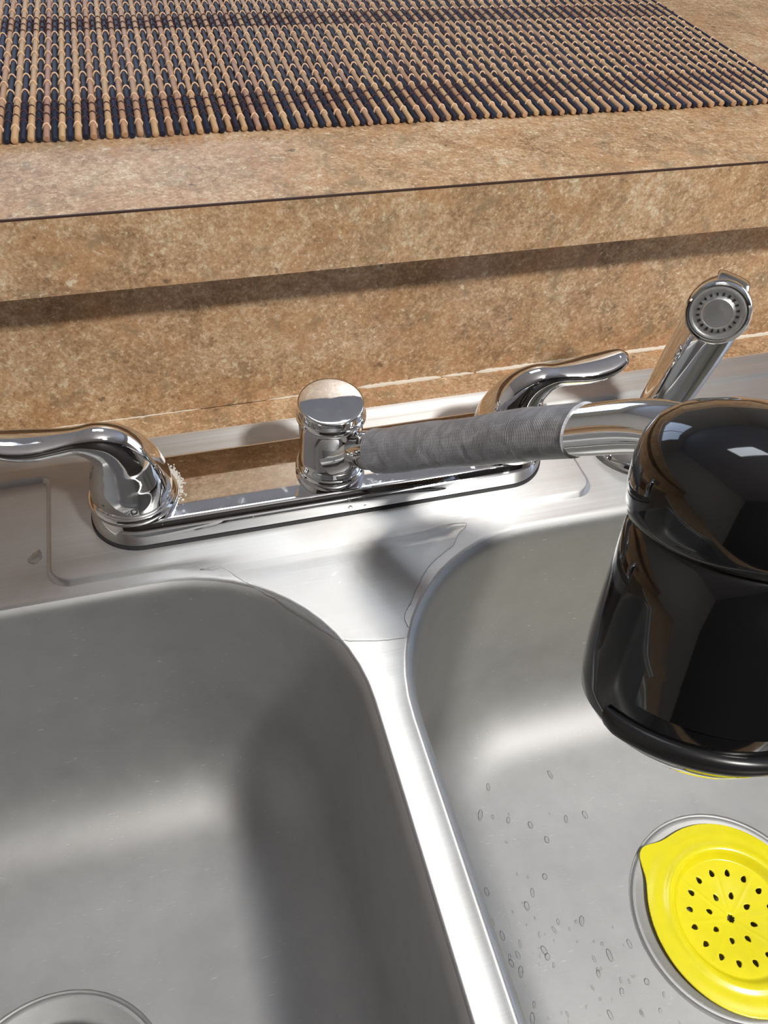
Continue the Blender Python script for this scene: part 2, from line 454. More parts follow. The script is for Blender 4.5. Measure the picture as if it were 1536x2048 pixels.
# ------------------------------------------------------------------ placemat of bamboo sticks
pm = empty('placemat', (0.10, 0.29, ZT), 'woven bamboo stick placemat in pale and dark stripes on the raised ledge', 'placemat')
PITCH = 0.003825; X1M = 0.3346; NST = 142; LEN = 0.300
rot = math.radians(-0.6)
def mp(x, y, z):
    dx = x - X1M
    return Vector((X1M + dx * math.cos(rot) - y * math.sin(rot), 0.1352 + dx * math.sin(rot) + y * math.cos(rot), ZT + z))
bl_, bd_ = bmesh.new(), bmesh.new()
tl, td = bl_.faces.layers.float.new('tone'), bd_.faces.layers.float.new('tone')
tones = {}
for k in range(NST):
    dark = k % 2 == 0
    bmx, lay = (bd_, td) if dark else (bl_, tl)
    r = (0.00156 if dark else 0.00174) * random.uniform(0.95, 1.05)
    x = X1M - 0.0016 - k * PITCH + random.uniform(-1, 1) * 0.00012
    y0 = random.uniform(-0.0009, 0.0009); y1 = LEN + random.uniform(-0.001, 0.001)
    tone = random.random(); n0 = len(bmx.faces)
    ys = [y0, y0 + 0.0004, y0 + 0.06, y0 + 0.15, y1]
    rr = [r * 0.8, r, r * random.uniform(0.95, 1.05), r, r]
    wob = [random.uniform(-1, 1) * 0.0002 for _ in ys]
    rs = [[mp(x + wob[i] + rr[i] * math.cos(2 * PI * q / 12), ys[i], 0.0017 + rr[i] * math.sin(2 * PI * q / 12)) for q in range(12)] for i in range(len(ys))]
    rings(bmx, rs, True, True)
    bmx.faces.ensure_lookup_table()
    for f in bmx.faces[n0:]: f[lay] = tone
for bmx, nm, mt, lb in ((bl_, 'pale_sticks', M_LSTICK, 'pale bamboo sticks'), (bd_, 'dark_sticks', M_DSTICK, 'blue-black bamboo sticks')):
    o = link(nm, bmx, mt, pm, ang=50); o['label'] = lb
rows = []   # (offset, over 'L' or 'D', 't' or 'b')
seq = [(.0145, 'L', 't'), (.0215, 'D', 'b'), (.0278, 'L', 'b'), (.0336, 'D', 'b'), (.0394, 'L', 'b'), (.0451, 'D', 'b'), (.0500, 'L', 't')]
y = .0622; s_ = 'D'
while y < .15: seq.append((y, s_, 't')); y += .0117; s_ = 'L' if s_ == 'D' else 'D'
seq += [(.1560, 'D', 't'), (.1605, 'L', 'b'), (.1670, 'D', 'b'), (.1722, 'L', 'b'), (.1780, 'D', 'b'), (.1838, 'L', 'b'), (.1890, 'D', 't')]
y = .201; s_ = 'L'
while y < .25: seq.append((y, s_, 't')); y += .0117; s_ = 'L' if s_ == 'D' else 'D'
seq += [(.255, 'D', 'b'), (.2605, 'L', 'b'), (.266, 'D', 'b'), (.272, 'L', 'b'), (.2855, 'L', 't')]
seq = [q for i, q in enumerate(seq) if i == 0 or q[0] - seq[i - 1][0] > 0.003]
bt, bb = bmesh.new(), bmesh.new()
for (yo, over, col) in seq:
    B = bt if col == 't' else bb
    r = 0.00058 if col == 't' else 0.00046
    pts = []
    for k in range(NST):
        dark = k % 2 == 0
        xc = X1M - 0.0016 - k * PITCH
        isover = (dark and over == 'D') or (not dark and over == 'L')
        for f_ in ((-0.42, -0.25, 0, 0.25) if isover else (-0.3, 0.3)):
            if isover:
                zz = (0.00345 if dark else 0.00365) - (0 if abs(f_) < 0.1 else (0.0003 if abs(f_) < 0.3 else 0.0015))
                yy = yo + (0.0003 if abs(f_) < 0.1 else 0.0001) - (0.0006 if abs(f_) > 0.3 else 0) + random.uniform(-1, 1) * 0.00015
            else:
                zz = 0.0005; yy = yo + random.uniform(-1, 1) * 0.00015
            pts.append(mp(xc - f_ * PITCH, yy, zz))
        if isover: 
            zz = 0.0021; pts.append(mp(xc - 0.42 * PITCH, yo - 0.0006, zz))
    sweep(B, pts, [r] * len(pts), 5, side=Vector((0, 0, 1)))
    if col == 't':      # second ply: short knots on the flanks of every stick it crosses
        for k in range(NST):
            dark = k % 2 == 0
            if (dark and over == 'D') or (not dark and over == 'L'):
                xc = X1M - 0.0016 - k * PITCH
                for sg in (-1, 1):
                    if random.random() < 0.8:
                        a = mp(xc + sg * 0.46 * PITCH, yo - 0.0012 + random.uniform(-1, 1) * 0.0003, 0.0008); b = mp(xc + sg * 0.44 * PITCH, yo - 0.0004, 0.0024)
                        sweep(B, [a, (a + b) / 2 + Vector((sg * 0.0001, -0.0002, 0)), b], [0.0004, 0.0005, 0.0004], 5, side=Vector((0, 1, 0)))
for B, nm, mt, lb in ((bt, 'tan_threads', M_TTHREAD, 'tan binding threads'), (bb, 'brown_threads', M_BTHREAD, 'dark brown binding threads')):
    o = link(nm, B, mt, pm, ang=60); o['label'] = lb

# ------------------------------------------------------------------ the sink
sink = empty('kitchen_sink', (-0.003, -0.2, ZC), 'brushed stainless steel double bowl kitchen sink set in the counter', 'sink')
ZU = 0.003          # faucet ledge level; bowl deck is z = 0
NC, NS = 14, 8
def poly_round(P, R, nc=8):
    out = []
    n = len(P)
    for i in range(n):
        p0, p1, p2 = Vector(P[i - 1]), Vector(P[i]), Vector(P[(i + 1) % n])
        a = (p0 - p1).normalized(); b = (p2 - p1).normalized(); r = R[i]
        ang = a.angle(b); d = r / math.tan(ang / 2)
        A = p1 + a * d; Bp = p1 + b * d
        c = p1 + (a + b).normalized() * (r / math.sin(ang / 2))
        va, vb = A - c, Bp - c
        for k in range(nc + 1):
            t = k / nc
            v = va.lerp(vb, t); v = v.normalized() * r
            out.append(tuple(c + v))
    res = []
    for i, p in enumerate(out):      # even out long sides
        q = out[(i + 1) % len(out)]; L = math.dist(p, q); res.append(p)
        k = int(L / 0.012)
        for j in range(1, k + 1): res.append((p[0] + (q[0] - p[0]) * j / (k + 1), p[1] + (q[1] - p[1]) * j / (k + 1)))
    return res
def offset(P, d):
    """positive d moves inwards for a counter clockwise polygon"""
    out = []; n = len(P)
    for i in range(n):
        a, b, c = Vector(P[i - 1]), Vector(P[i]), Vector(P[(i + 1) % n])
        e1 = (b - a).normalized(); e2 = (c - b).normalized()
        n1 = Vector((-e1.y, e1.x)); n2 = Vector((-e2.y, e2.x)); nn = (n1 + n2)
        nn = nn / max(0.3, nn.dot(n1) if nn.length > 0 else 1)
        out.append(tuple(b + nn * d))
    return out
TX0, TX1, TY, BY = -0.1465, 0.1442, -0.0335, 0.0415
L0 = poly_round([(SX0 + 0.02, SY0 + 0.02), (SX1 - 0.02, SY0 + 0.02), (SX1 - 0.02, BY), (TX1, BY), (TX1, TY), (TX0, TY), (TX0, BY), (SX0 + 0.02, BY)],
                [0.03, 0.03, 0.02, 0.004, 0.010, 0.010, 0.004, 0.02])
bm = bmesh.new()
STEP = [(0, ZU), (0.0006, ZU - 0.00004), (0.0014, ZU - 0.0005), (0.0022, ZU - 0.0014), (0.0030, 0.00006), (0.0038, 0.0)]
def step_ring(d, z):      # the step runs out into a broad gentle slope in front of the faucet
    out = []
    for p, q in zip(L0, offset(L0, d - 0.0015)):
        if p[1] < 0 and p[1] > -0.06:
            f = 1 + 5.0 * smooth((p[0] + 0.092) / 0.035) * smooth((0.072 - p[0]) / 0.035)
            q = (p[0] + (q[0] - p[0]) * 1, p[1] + (q[1] - p[1]) * f)
        out.append((q[0], q[1], z))
    return out
vl = rings(bm, [step_ring(d, z) for d, z in STEP])
LX1, RX0 = -0.0115, 0.0060
BOWLS = [dict(x0=-0.363, x1=LX1, y0=-0.400, y1=-0.0425, r=(0.088, 0.07, 0.07, 0.088), d=(-0.187, -0.2215)),
         dict(x0=RX0, x1=0.360, y0=-0.400, y1=-0.0485, r=(0.07, 0.094, 0.088, 0.07), d=(0.187, -0.2215))]
def bowl_ring(b, off, z):
    r = tuple(max(0.02, q - off) for q in b['r'])
    return [(x, y, z) for x, y in rrect(b['x0'] + off, b['x1'] - off, b['y0'] + off, b['y1'] - off, r, NC, NS)]
LIP = -0.0032
hole = []
for b in BOWLS:
    vv = [bm.verts.new(p) for p in bowl_ring(b, LIP, 0.0)]
    hole.append(vv)
    vr = rings(bm, [bowl_ring(b, LIP, 0), bowl_ring(b, LIP + 0.0008, 0.00025), bowl_ring(b, LIP + 0.0018, 0.0002), bowl_ring(b, LIP + 0.0028, -0.0003)])
edges = []
def ring_edges(vv):
    for i in range(len(vv)):
        a, b = vv[i], vv[(i + 1) % len(vv)]
        edges.append(bm.edges.get((a, b)) or bm.edges.new((a, b)))
ring_edges(vl[-1])
for h in hole: ring_edges(h)
bmesh.ops.triangle_fill(bm, edges=edges, use_beauty=True)
# rim around everything
RIM = [(0.0, ZC), (0.0002, 0.0008), (0.0012, 0.0030), (0.0030, 0.0040), (0.0052, 0.0040), (0.0075, 0.0036), (0.0105, 0.0024), (0.0125, ZU + 0.00005), (0.0135, ZU)]
vr = rings(bm, [[(x, y, z) for x, y in rrect(SX0 + d, SX1 - d, SY0 + d, SY1 - d, 0.03 - d, 8, 16)] for d, z in RIM])
edges = []
ring_edges(vr[-1]); ring_edges(vl[0])
bmesh.ops.triangle_fill(bm, edges=edges, use_beauty=True)
bmesh.ops.remove_doubles(bm, verts=bm.verts, dist=1e-6)
for f in bm.faces:
    if f.normal.z < 0: f.normal_flip()
deck = link('sink_deck', bm, M_BRUSH, sink, ang=50, recalc=False)
trees = []
ZFL = -0.1705
for bi, b in enumerate(BOWLS):
    prof = [(LIP + 0.0028, -0.0003), (LIP + 0.0045, -0.0016), (LIP + 0.0058, -0.0038), (LIP + 0.0066, -0.007), (LIP + 0.0072, -0.012), (LIP + 0.009, -0.035), (LIP + 0.012, -0.07), (LIP + 0.0155, -0.105)]
    o0, z0, R = prof[-1][0], prof[-1][1], 0.052
    for k in range(1, 13):
        a = math.radians(4 + 82 * k / 12)
        prof.append((o0 + R * (math.cos(math.radians(4)) - math.cos(a)) * 1.0, z0 - R * (math.sin(a) - math.sin(math.radians(4)))))
    zend = prof[-1][1]
    sc = (ZFL + 0.004 - z0) / (zend - z0)
    prof = prof[:8] + [(o, z0 + (z - z0) * sc) for o, z in prof[8:]]
    rs = [bowl_ring(b, o, z) for o, z in prof]
    last = rs[-1]; dx, dy = b['d']; rd = 0.0585
    for t in (0.12, 0.3, 0.5, 0.7, 0.88, 1.0):
        ring = []
        for x, y, z in last:
            a = math.atan2(y - dy, x - dx); tx, ty = dx + rd * math.cos(a), dy + rd * math.sin(a)
            ring.append((x + (tx - x) * t, y + (ty - y) * t, prof[-1][1] + (ZFL - prof[-1][1]) * smooth(t * 0.9 + 0.1)))
        rs.append(ring)
    rs[-1] = [(x, y, ZFL) for x, y, z in rs[-1]]
    bm = bmesh.new(); rings(bm, rs)
    for f in bm.faces: f.normal_update()
    if sum(f.normal.z for f in bm.faces) < 0:
        for f in bm.faces: f.normal_flip()
    trees.append(BVHTree.FromBMesh(bm))
    bo = link('bowl', bm, M_SATIN, sink, ang=60, recalc=False)
    bm = bmesh.new()
    lathe(bm, [(0.0586, ZFL), (0.0580, ZFL - 0.0012), (0.0572, ZFL - 0.0016), (0.0566, ZFL - 0.0010), (0.0560, ZFL - 0.0002), (0.0550, ZFL + 0.0001), (0.0540, ZFL - 0.0002), (0.0500, ZFL - 0.0014), (0.0465, ZFL - 0.0022), (0.0450, ZFL - 0.0026), (0.0440, ZFL - 0.0036), (0.0432, ZFL - 0.006), (0.0425, ZFL - 0.02), (0.041, ZFL - 0.034), (0.036, ZFL - 0.040), (0.02, ZFL - 0.041), (0.0, ZFL - 0.041)], (dx, dy, 0), 96)
    link('drain_flange', bm, M_SATIN, bo)
    if bi == 0:
        bm = bmesh.new()
        lathe(bm, [(0.0425, ZFL - 0.0058), (0.0422, ZFL - 0.0030), (0.0412, ZFL - 0.0020), (0.040, ZFL - 0.0024), (0.038, ZFL - 0.006), (0.036, ZFL - 0.020), (0.030, ZFL - 0.026), (0.006, ZFL - 0.027), (0.006, ZFL - 0.010), (0.007, ZFL - 0.006), (0.0, ZFL - 0.005)], (dx, dy, 0), 72)
        bs_ = link('basket_strainer', bm, M_CHROME, None); origin_to(bs_, (dx, dy, ZFL - 0.02))
        tag(bs_, 'chrome basket strainer sitting in the drain of the left bowl', 'drain strainer')

# ------------------------------------------------------------------ faucet
fa = empty('kitchen_faucet', (0, 0.003, ZU), 'chrome two-handle kitchen faucet with long base plate, its spout wrapped in grey tape', 'faucet')
def stadium(off, z, x0=-0.1245, x1=0.1235, y0=-0.0218, y1=0.0285, crown=None):
    cy = (y0 + y1) / 2; r = (y1 - y0) / 2 - off
    L = []
    xa, xb = x0 + (y1 - y0) / 2, x1 - (y1 - y0) / 2
    for k in range(33): a = -PI / 2 + PI * k / 32; L.append((xb + r * math.cos(a), cy + r * math.sin(a), z))
    for k in range(1, 24): t = k / 24; L.append((xb + (xa - xb) * t, cy + r, z))
    for k in range(33): a = PI / 2 + PI * k / 32; L.append((xa + r * math.cos(a), cy + r * math.sin(a), z))
    for k in range(1, 24): t = k / 24; L.append((xa + (xb - xa) * t, cy - r, z))
    return L
bm = bmesh.new(); rings(bm, [stadium(-0.0006, ZU - 0.0001), stadium(-0.0006, ZU + 0.0022), stadium(0.002, ZU + 0.0022)], False, False)
link('gasket', bm, M_GASKET, fa)
ET = 0.0188
def crowned(off, z):
    out = []
    for x, y, zz in stadium(off, z):
        out.append((x, y, z + 0.10 * (y - 0.003)))       # plate top falls towards the sink
    return out
bm = bmesh.new()
rings(bm, [stadium(0.0006, ZU + 0.0020), stadium(0.0, ZU + 0.0026), stadium(0.0002, ZU + 0.005), stadium(0.0012, ZU + 0.010), crowned(0.0026, ET - 0.0028), crowned(0.0036, ET - 0.0008), crowned(0.0044, ET - 0.0001), crowned(0.0054, ET + 0.0001), crowned(0.0060, ET + 0.00012), crowned(0.012, ET + 0.0003), crowned(0.020, ET + 0.0004)], False, True)
esc = link('base_plate', bm, M_CHROME, fa, ang=40)
# hub
bm = bmesh.new()
lathe(bm, [(0.0172, 0.0175), (0.0180, 0.0200), (0.0184, 0.0215), (0.0184, 0.0228), (0.0176, 0.0240), (0.0169, 0.0244), (0.0169, 0.0256), (0.0162, 0.0268), (0.0160, 0.030), (0.0161, 0.045), (0.0165, 0.0525), (0.0172, 0.0540), (0.0177, 0.0552), (0.0177, 0.0562), (0.0172, 0.0574), (0.0165, 0.0580)], (0, 0, 0), 72)
link('spout_hub', bm, M_CHROME, fa, ang=50)
bm = bmesh.new()
lathe(bm, [(0.0165, 0.0572), (0.0167, 0.0580), (0.0167, 0.0618), (0.0166, 0.0630), (0.0163, 0.0636), (0.0158, 0.0639), (0.0152, 0.06398), (0.012, 0.0641), (0.006, 0.0643), (0.0, 0.06435)], (0, 0, 0), 72)
for v in bm.verts:
    if v.co.z > 0.0625: v.co.z += 0.10 * v.co.y      # its top tips slightly towards the sink
link('hub_cap', bm, M_CHROME, fa, ang=50)
# handles
def handle(side):
    cx = 0.1016 * side
    hp = empty('handle', (cx, 0, 0.019), None, None); 
    hp.parent = fa; hp.location = Vector((cx, 0, 0.019)) - fa.location
    bm = bmesh.new()
    lathe(bm, [(0.0215, 0.0175), (0.0222, 0.0195), (0.0222, 0.0208), (0.0212, 0.0218), (0.0206, 0.0221), (0.0206, 0.0232), (0.0198, 0.0236)], (cx, 0.002, 0), 72)
    link('collar', bm, M_CHROME, hp, ang=50)
    P = [(0, .002, .0232), (0, .002, .029), (0.0003, .002, .036), (0.0012, .0015, .0430), (0.0032, .001, .0495), (0.0068, 0.0005, .0550), (0.0125, 0, .0590), (0.020, 0, .0607), (0.029, 0, .0612), (0.038, 0, .0616), (0.047, 0, .0632), (0.054, 0, .0655), (0.0585, 0, .0675), (0.0605, 0, .0685)]
    Rr = [(.0200, .0200), (.0197, .0198), (.0183, .0186), (.0158, .0166), (.0130, .0145), (.0106, .0120), (.0088, .0092), (.0074, .0060), (.0086, .0054), (.0100, .0056), (.0098, .0050), (.0082, .0040), (.0056, .0030), (.0014, .0010)]
    pts = catmull([(cx + side * x, y, z) for x, y, z in P], 5)
    rc = catmull([(a, b, 0) for a, b in Rr], 5)
    bm = bmesh.new(); sweep(bm, pts, [(max(v.x, .0004), max(v.y, .0004)) for v in rc], 40)
    link('lever', bm, M_CHROME, hp, ang=70)
    # small screw recess cover at the front of the lever body
    bm = bmesh.new()
    M = Matrix.Translation((cx, -0.0178, 0.0265)) @ Matrix.Rotation(math.radians(82), 4, 'X')
    lathe(bm, [(0.0017, -0.001), (0.0017, 0.0003), (0.0012, 0.0003), (0.0010, -0.0004), (0, -0.0004)], M=M, n=20)
    link('set_screw', bm, M_GASKET, hp)
handle(-1); handle(1)
# spout
SP = [(0.002, -0.003, 0.0350), (0.0095, -0.0145, 0.0430), (0.0185, -0.0268, 0.0510), (0.034, -0.0465, 0.0690), (0.0505, -0.0668, 0.0870), (0.063, -0.0845, 0.1040), (0.0746, -0.1010, 0.1180), (0.0852, -0.1190, 0.1335), (0.0925, -0.1320, 0.1400), (0.098, -0.145, 0.1405), (0.098, -0.155, 0.134)]
pts = catmull(SP, 8)
def srad(i, add=0):
    t = i / (len(pts) - 1)
    a = 0.0072 + 0.0028 * smooth(t / 0.18)
    return a + add
UPS = Vector((0.55, 0.83, 0)).cross(Vector((0, 0, 1))).normalized()
SIDE = Vector((0.82, 0.57, 0))
bm = bmesh.new(); sweep(bm, pts, [srad(i) for i in range(len(pts))], 40, side=SIDE)
sp = link('spout', bm, M_CHROME, fa, ang=60)
bm = bmesh.new()      # flared socket where the spout leaves the hub
dv = (pts[10] - pts[0]).normalized()
sweep(bm, [pts[0] + dv * q for q in (0.004, 0.011, 0.0145, 0.018, 0.0205, 0.0212)], [0.0150, 0.0118, 0.0098, 0.0090, 0.0090, 0.0076], 40, side=SIDE)
link('spout_socket', bm, M_CHROME, fa, ang=50)
# tape: a spiral-wrapped sleeve with a slightly uneven edge
bm = bmesh.new(); uvl = bm.loops.layers.uv.new('UVMap')
i0, i1 = 15, 48
fine = []
for i in range(i0, i1): 
    for k in range(4): fine.append((pts[i].lerp(pts[i + 1], k / 4), i + k / 4))
acc = [0]
for a, b in zip(fine, fine[1:]): acc.append(acc[-1] + (a[0] - b[0]).length)
LT = acc[-1]
n = 40; rs = []
for (p, fi), s_ in zip(fine, acc):
    i = int(fi); t = (pts[i + 1] - pts[i]).normalized(); sd = (SIDE - t * SIDE.dot(t)).normalized(); u = t.cross(sd)
    ring = []
    for k in range(n):
        a = 2 * PI * k / n
        wrap = math.floor((s_ / 0.026) + a / (2 * PI) + 0.25 * math.sin(a))
        r = srad(fi) + 0.0008 + 0.00022 * (wrap % 2) + 0.00012 * math.sin(3 * a + s_ * 140) + 0.0004 * (1 - smooth(s_ / 0.03))
        tilt = 0.0035 * math.cos(a - 0.8) * (1 if s_ > LT / 2 else -0.3) * abs(2 * s_ / LT - 1)
        ring.append(p + t * tilt + (sd * math.cos(a) + u * math.sin(a)) * r)
    rs.append(ring)
inner0 = [fine[0][0] + (v - fine[0][0]) * 0.86 for v in rs[0]]; inner1 = [fine[-1][0] + (v - fine[-1][0]) * 0.9 for v in rs[-1]]
allr = [inner0] + rs + [inner1]; acc2 = [0] + acc + [LT]
vv = rings(bm, allr)
idx = {}
for a, R in enumerate(vv):
    for k, v in enumerate(R): idx[v] = (acc2[a], k / n)
for f in bm.faces:
    ks = [idx[l.vert][1] for l in f.loops]; wrapf = max(ks) - min(ks) > 0.5
    for l in f.loops:
        s_, k = idx[l.vert]
        if wrapf and k < 0.5: k += 1
        l[uvl].uv = (s_, k)
tp = link('tape_wrap', bm, M_TAPE, fa, ang=60); tp['label'] = 'grey duct tape wound around the spout'

# ------------------------------------------------------------------ black water filter on the spout end
FT = Vector((0.0995, -0.1600, 0.1565)); FB = Vector((0.0842, -0.1960, 0.0662))
fil = empty('water_filter', FB, 'glossy black faucet water filter with domed top hanging on the spout end', 'water filter')
ax = (FT - FB).normalized()
MZ = Matrix.Translation(FB) @ Vector((0, 0, 1)).rotation_difference(ax).to_matrix().to_4x4()
H = (FT - FB).length
bm = bmesh.new()
lathe(bm, [(0.0335, H - 0.030), (0.0362, H - 0.028), (0.0376, H - 0.024), (0.0384, H - 0.016), (0.0382, H - 0.008), (0.0366, H - 0.001), (0.033, H + 0.0045), (0.027, H + 0.0085), (0.018, H + 0.0115), (0.009, H + 0.0130), (0.0, H + 0.0134)], M=MZ, n=72)
link('domed_cap', bm, M_BLACK, fil, ang=60)
bm = bmesh.new()
lathe(bm, [(0.0, 0.0), (0.030, 0.0), (0.0362, 0.0008), (0.0380, 0.0035), (0.0388, 0.010), (0.0390, 0.022), (0.0382, 0.036), (0.0370, 0.050), (0.0358, H - 0.031), (0.0335, H - 0.0285)], M=MZ, n=72)
link('filter_body', bm, M_BLACK, fil, ang=50)
bm = bmesh.new()     # raised lip along the lower front edge
arc = [math.radians(-172 + 150 * k / 40) for k in range(41)]
lp = [MZ @ Vector((0.0388 * math.cos(a), 0.0388 * math.sin(a), 0.0065 + 0.0015 * math.sin(k * 0.08))) for k, a in enumerate(arc)]
sweep(bm, lp, [(0.0032 * (0.5 + 0.5 * min(1, k / 2, (40 - k) / 2)), 0.0042) for k in range(41)], 14, side=(MZ.to_3x3() @ Vector((0, 0, 1))).cross(Vector((0, 0, 1))) + Vector((0.3, 0.3, 0)))
link('bottom_lip', bm, M_BLACK2, fil, ang=50)
bm = bmesh.new()
lathe(bm, [(0.0, -0.0065), (0.012, -0.0065), (0.024, -0.0060), (0.0310, -0.0045), (0.0345, -0.001), (0.0352, 0.002)], M=MZ, n=64)
o = link('outlet_disc', bm, M_CHROME, fil, ang=50); o['label'] = 'chrome disc under the black body'
bm = bmesh.new()     # window band raised on the body facing the viewer
for a0, a1, z0_, z1_ in ((-158, -60, 0.018, 0.040),):
    rs = []
    for (dz, dr) in ((0, 0), (0, 0.0008), (1, 0.0008), (1, 0)):
        rs.append([MZ @ Vector(((0.0386 + dr - 0.0016 * dz) * math.cos(math.radians(a)), (0.0386 + dr - 0.0016 * dz) * math.sin(math.radians(a)), z0_ + (z1_ - z0_) * dz)) for a in range(a0, a1 + 1, 3)])
    rings(bm, rs, closed=False)
link('body_band', bm, M_BLACK, fil, ang=40)

# ------------------------------------------------------------------ side sprayer
SB = Vector((0.1850, -0.0060, ZU)); ST = Vector((0.2080, -0.0010, 0.0900))
spr = empty('side_sprayer', SB, 'chrome side sprayer standing right of the faucet with its round nozzle facing out', 'sprayer')
axs = (ST - SB).normalized()
MS = Matrix.Translation(SB) @ Vector((0, 0, 1)).rotation_difference(axs).to_matrix().to_4x4()
LS = (ST - SB).length
bm = bmesh.new(); lathe(bm, [(0.0245, -0.0002), (0.0250, 0.002), (0.0235, 0.005), (0.018, 0.008), (0.0155, 0.014), (0.0150, 0.020), (0.0135, 0.0205)], (SB.x, SB.y, ZU), 48)
link('sprayer_holder', bm, M_CHROME, spr)
bm = bmesh.new(); lathe(bm, [(0.011, 0.018), (0.0125, 0.022), (0.0132, 0.035), (0.0142, 0.055), (0.0150, 0.075), (0.0152, LS - 0.006), (0.0145, LS + 0.004), (0.0120, LS + 0.010), (0.007, LS + 0.013), (0, LS + 0.014)], M=MS, n=48)
link('sprayer_body', bm, M_CHROME, spr, ang=60)
NF = Vector((-0.62, -0.75, 0.24)).normalized()
HC = Vector((0.1975, -0.0125, 0.0985)) 
MH = Matrix.Translation(HC) @ Vector((0, 0, 1)).rotation_difference(NF).to_matrix().to_4x4()
bm = bmesh.new(); lathe(bm, [(0.0, -0.022), (0.008, -0.0215), (0.0125, -0.019), (0.0150, -0.014), (0.0160, -0.006), (0.0163, 0.0), (0.0161, 0.0030), (0.0153, 0.0040), (0.0143, 0.0036), (0.0138, 0.0020)], M=MH, n=64)
link('spray_head', bm, M_CHROME, spr, ang=45)
bm = bmesh.new(); lathe(bm, [(0.0139, 0.0020), (0.0134, 0.0032), (0.0126, 0.0034), (0.0120, 0.0026), (0.0104, 0.0022), (0.0084, 0.0026), (0.0080, 0.0034), (0.0072, 0.0040), (0.004, 0.0036), (0.0, 0.0034)], M=MH, n=64)
fp = link('spray_face', bm, M_NOZZLE, spr, ang=30); fp['label'] = 'worn grey nozzle face'
bm = bmesh.new()
for k in range(20):
    a = 2 * PI * k / 20; c, s = math.cos(a), math.sin(a)
    t_ = Vector((c, s, 0)); u_ = Vector((-s, c, 0))
    q = [t_ * 0.0088 - u_ * 0.0005, t_ * 0.0088 + u_ * 0.0005, t_ * 0.0102 + u_ * 0.0006, t_ * 0.0102 - u_ * 0.0006]
    lo = [bm.verts.new(MH @ (v + Vector((0, 0, 0.0018)))) for v in q]; hi = [bm.verts.new(MH @ (v + Vector((0, 0, 0.0028)))) for v in q]
    bm.faces.new(hi); bm.faces.new(lo[::-1])
    for i in range(4): bm.faces.new((lo[i], lo[(i + 1) % 4], hi[(i + 1) % 4], hi[i]))
link('spray_slots', bm, M_GASKET, spr, smooth=False)
bm = bmesh.new()     # thumb trigger on the back of the head
pb = [HC + axs * 0.012 - NF * q + Vector((0, 0, h_)) for q, h_ in ((-0.001, 0.0005), (0.006, 0.0030), (0.013, 0.0030), (0.020, 0.001))]
sweep(bm, catmull(pb, 5), [(0.0085, 0.0020)] * 16, 20, side=NF.cross(axs), power=3)
link('trigger', bm, M_CHROME2, spr, ang=50)

# ------------------------------------------------------------------ yellow lemon strainer in the right drain
LC = Vector((0.1895, -0.2232)); ZL = ZFL + 0.0021
def lemon_r(a):
    r = 0.0515 + 0.0012 * math.cos(2 * (a - PI / 2))
    for c in (128, -52):
        d = (a - math.radians(c) + PI) % (2 * PI) - PI
        r += 0.0080 * math.exp(-(d / 0.185) ** 2)
    return r
holes = []
for k in range(16): 
    a = math.radians(88 - 22.5 * k); holes.append((0.0250 * math.cos(a), 0.0250 * math.sin(a), a, 0.0021, 0.0015))
for k in range(8):
    a = math.radians(104 - 45 * k); holes.append((0.0128 * math.cos(a), 0.0128 * math.sin(a), a, 0.0020, 0.0014))
def sdf(x, y):
    r = math.hypot(x, y); a = math.atan2(y, x)
    d = r - lemon_r(a)
    if r < 0.030:
        d = max(d, (0.0022 + 0.0004 * math.cos(8 * a)) - r)
        for hx, hy, ha, L_, W_ in holes:
            dx, dy = x - hx, y - hy
            if abs(dx) < 0.004 and abs(dy) < 0.004:
                u = dx * math.cos(ha) + dy * math.sin(ha); v = -dx * math.sin(ha) + dy * math.cos(ha)
                w_ = W_ * (1.0 - 0.35 * max(-1, min(1, u / L_)))       # seed shape: pointed outwards
                q = math.hypot(u / L_, v / w_) - 1
                d = max(d, -q * 0.0013)
    return d
def lz(r, a):
    z = 0.0
    z += 0.0010 * math.exp(-((r - 0.0385) / 0.0025) ** 2)
    z -= 0.0052 * smooth((0.0365 - r) / 0.0045)
    z -= 0.0040 * smooth((0.032 - r) / 0.032)
    seam = abs(math.sin((a - math.radians(104 - 22.5)) * 4))
    if 0.003 < r < 0.031: z += 0.00016 * math.exp(-(seam * r / 4 / 0.0010) ** 2) 
    if r > 0.045: z -= 0.0009 * smooth((r - 0.045) / 0.008)
    return z
G = 0.0005; N = 126
bm = bmesh.new(); gv = {}
val = {}
for i in range(-N, N + 1):
    for j in range(-N, N + 1):
        x, y = i * G, j * G
        if math.hypot(x, y) < 0.062: val[(i, j)] = sdf(x, y)
def gvert(i, j):
    if (i, j) in gv: return gv[(i, j)]
    x, y = i * G, j * G; d = val[(i, j)]
    if abs(d) < G * 0.9:
        h = 1e-5; gx = (sdf(x + h, y) - d) / h; gy = (sdf(x, y + h) - d) / h; g2 = gx * gx + gy * gy
        near = any(val.get((i + p, j + q), 1) * d <= 0 for p, q in ((1, 0), (-1, 0), (0, 1), (0, -1), (1, 1), (-1, -1), (1, -1), (-1, 1)))
        if near and g2 > 1e-3:
            x -= gx * d / g2 * 0.95; y -= gy * d / g2 * 0.95
    r = math.hypot(x, y)
    gv[(i, j)] = bm.verts.new((LC.x + x, LC.y + y, ZL + lz(r, math.atan2(y, x)))); return gv[(i, j)]
for i in range(-N, N):
    for j in range(-N, N):
        c = [(i, j), (i + 1, j), (i + 1, j + 1), (i, j + 1)]
        if all(q in val for q in c) and sum(val[q] for q in c) / 4 < 0:
            bm.faces.new([gvert(*q) for q in c])
for f in bm.faces:
    f.normal_update()
    if f.normal.z < 0: f.normal_flip()
ls = link('sink_strainer', bm, M_YEL, None, ang=40, recalc=False); origin_to(ls, (LC.x, LC.y, ZL))
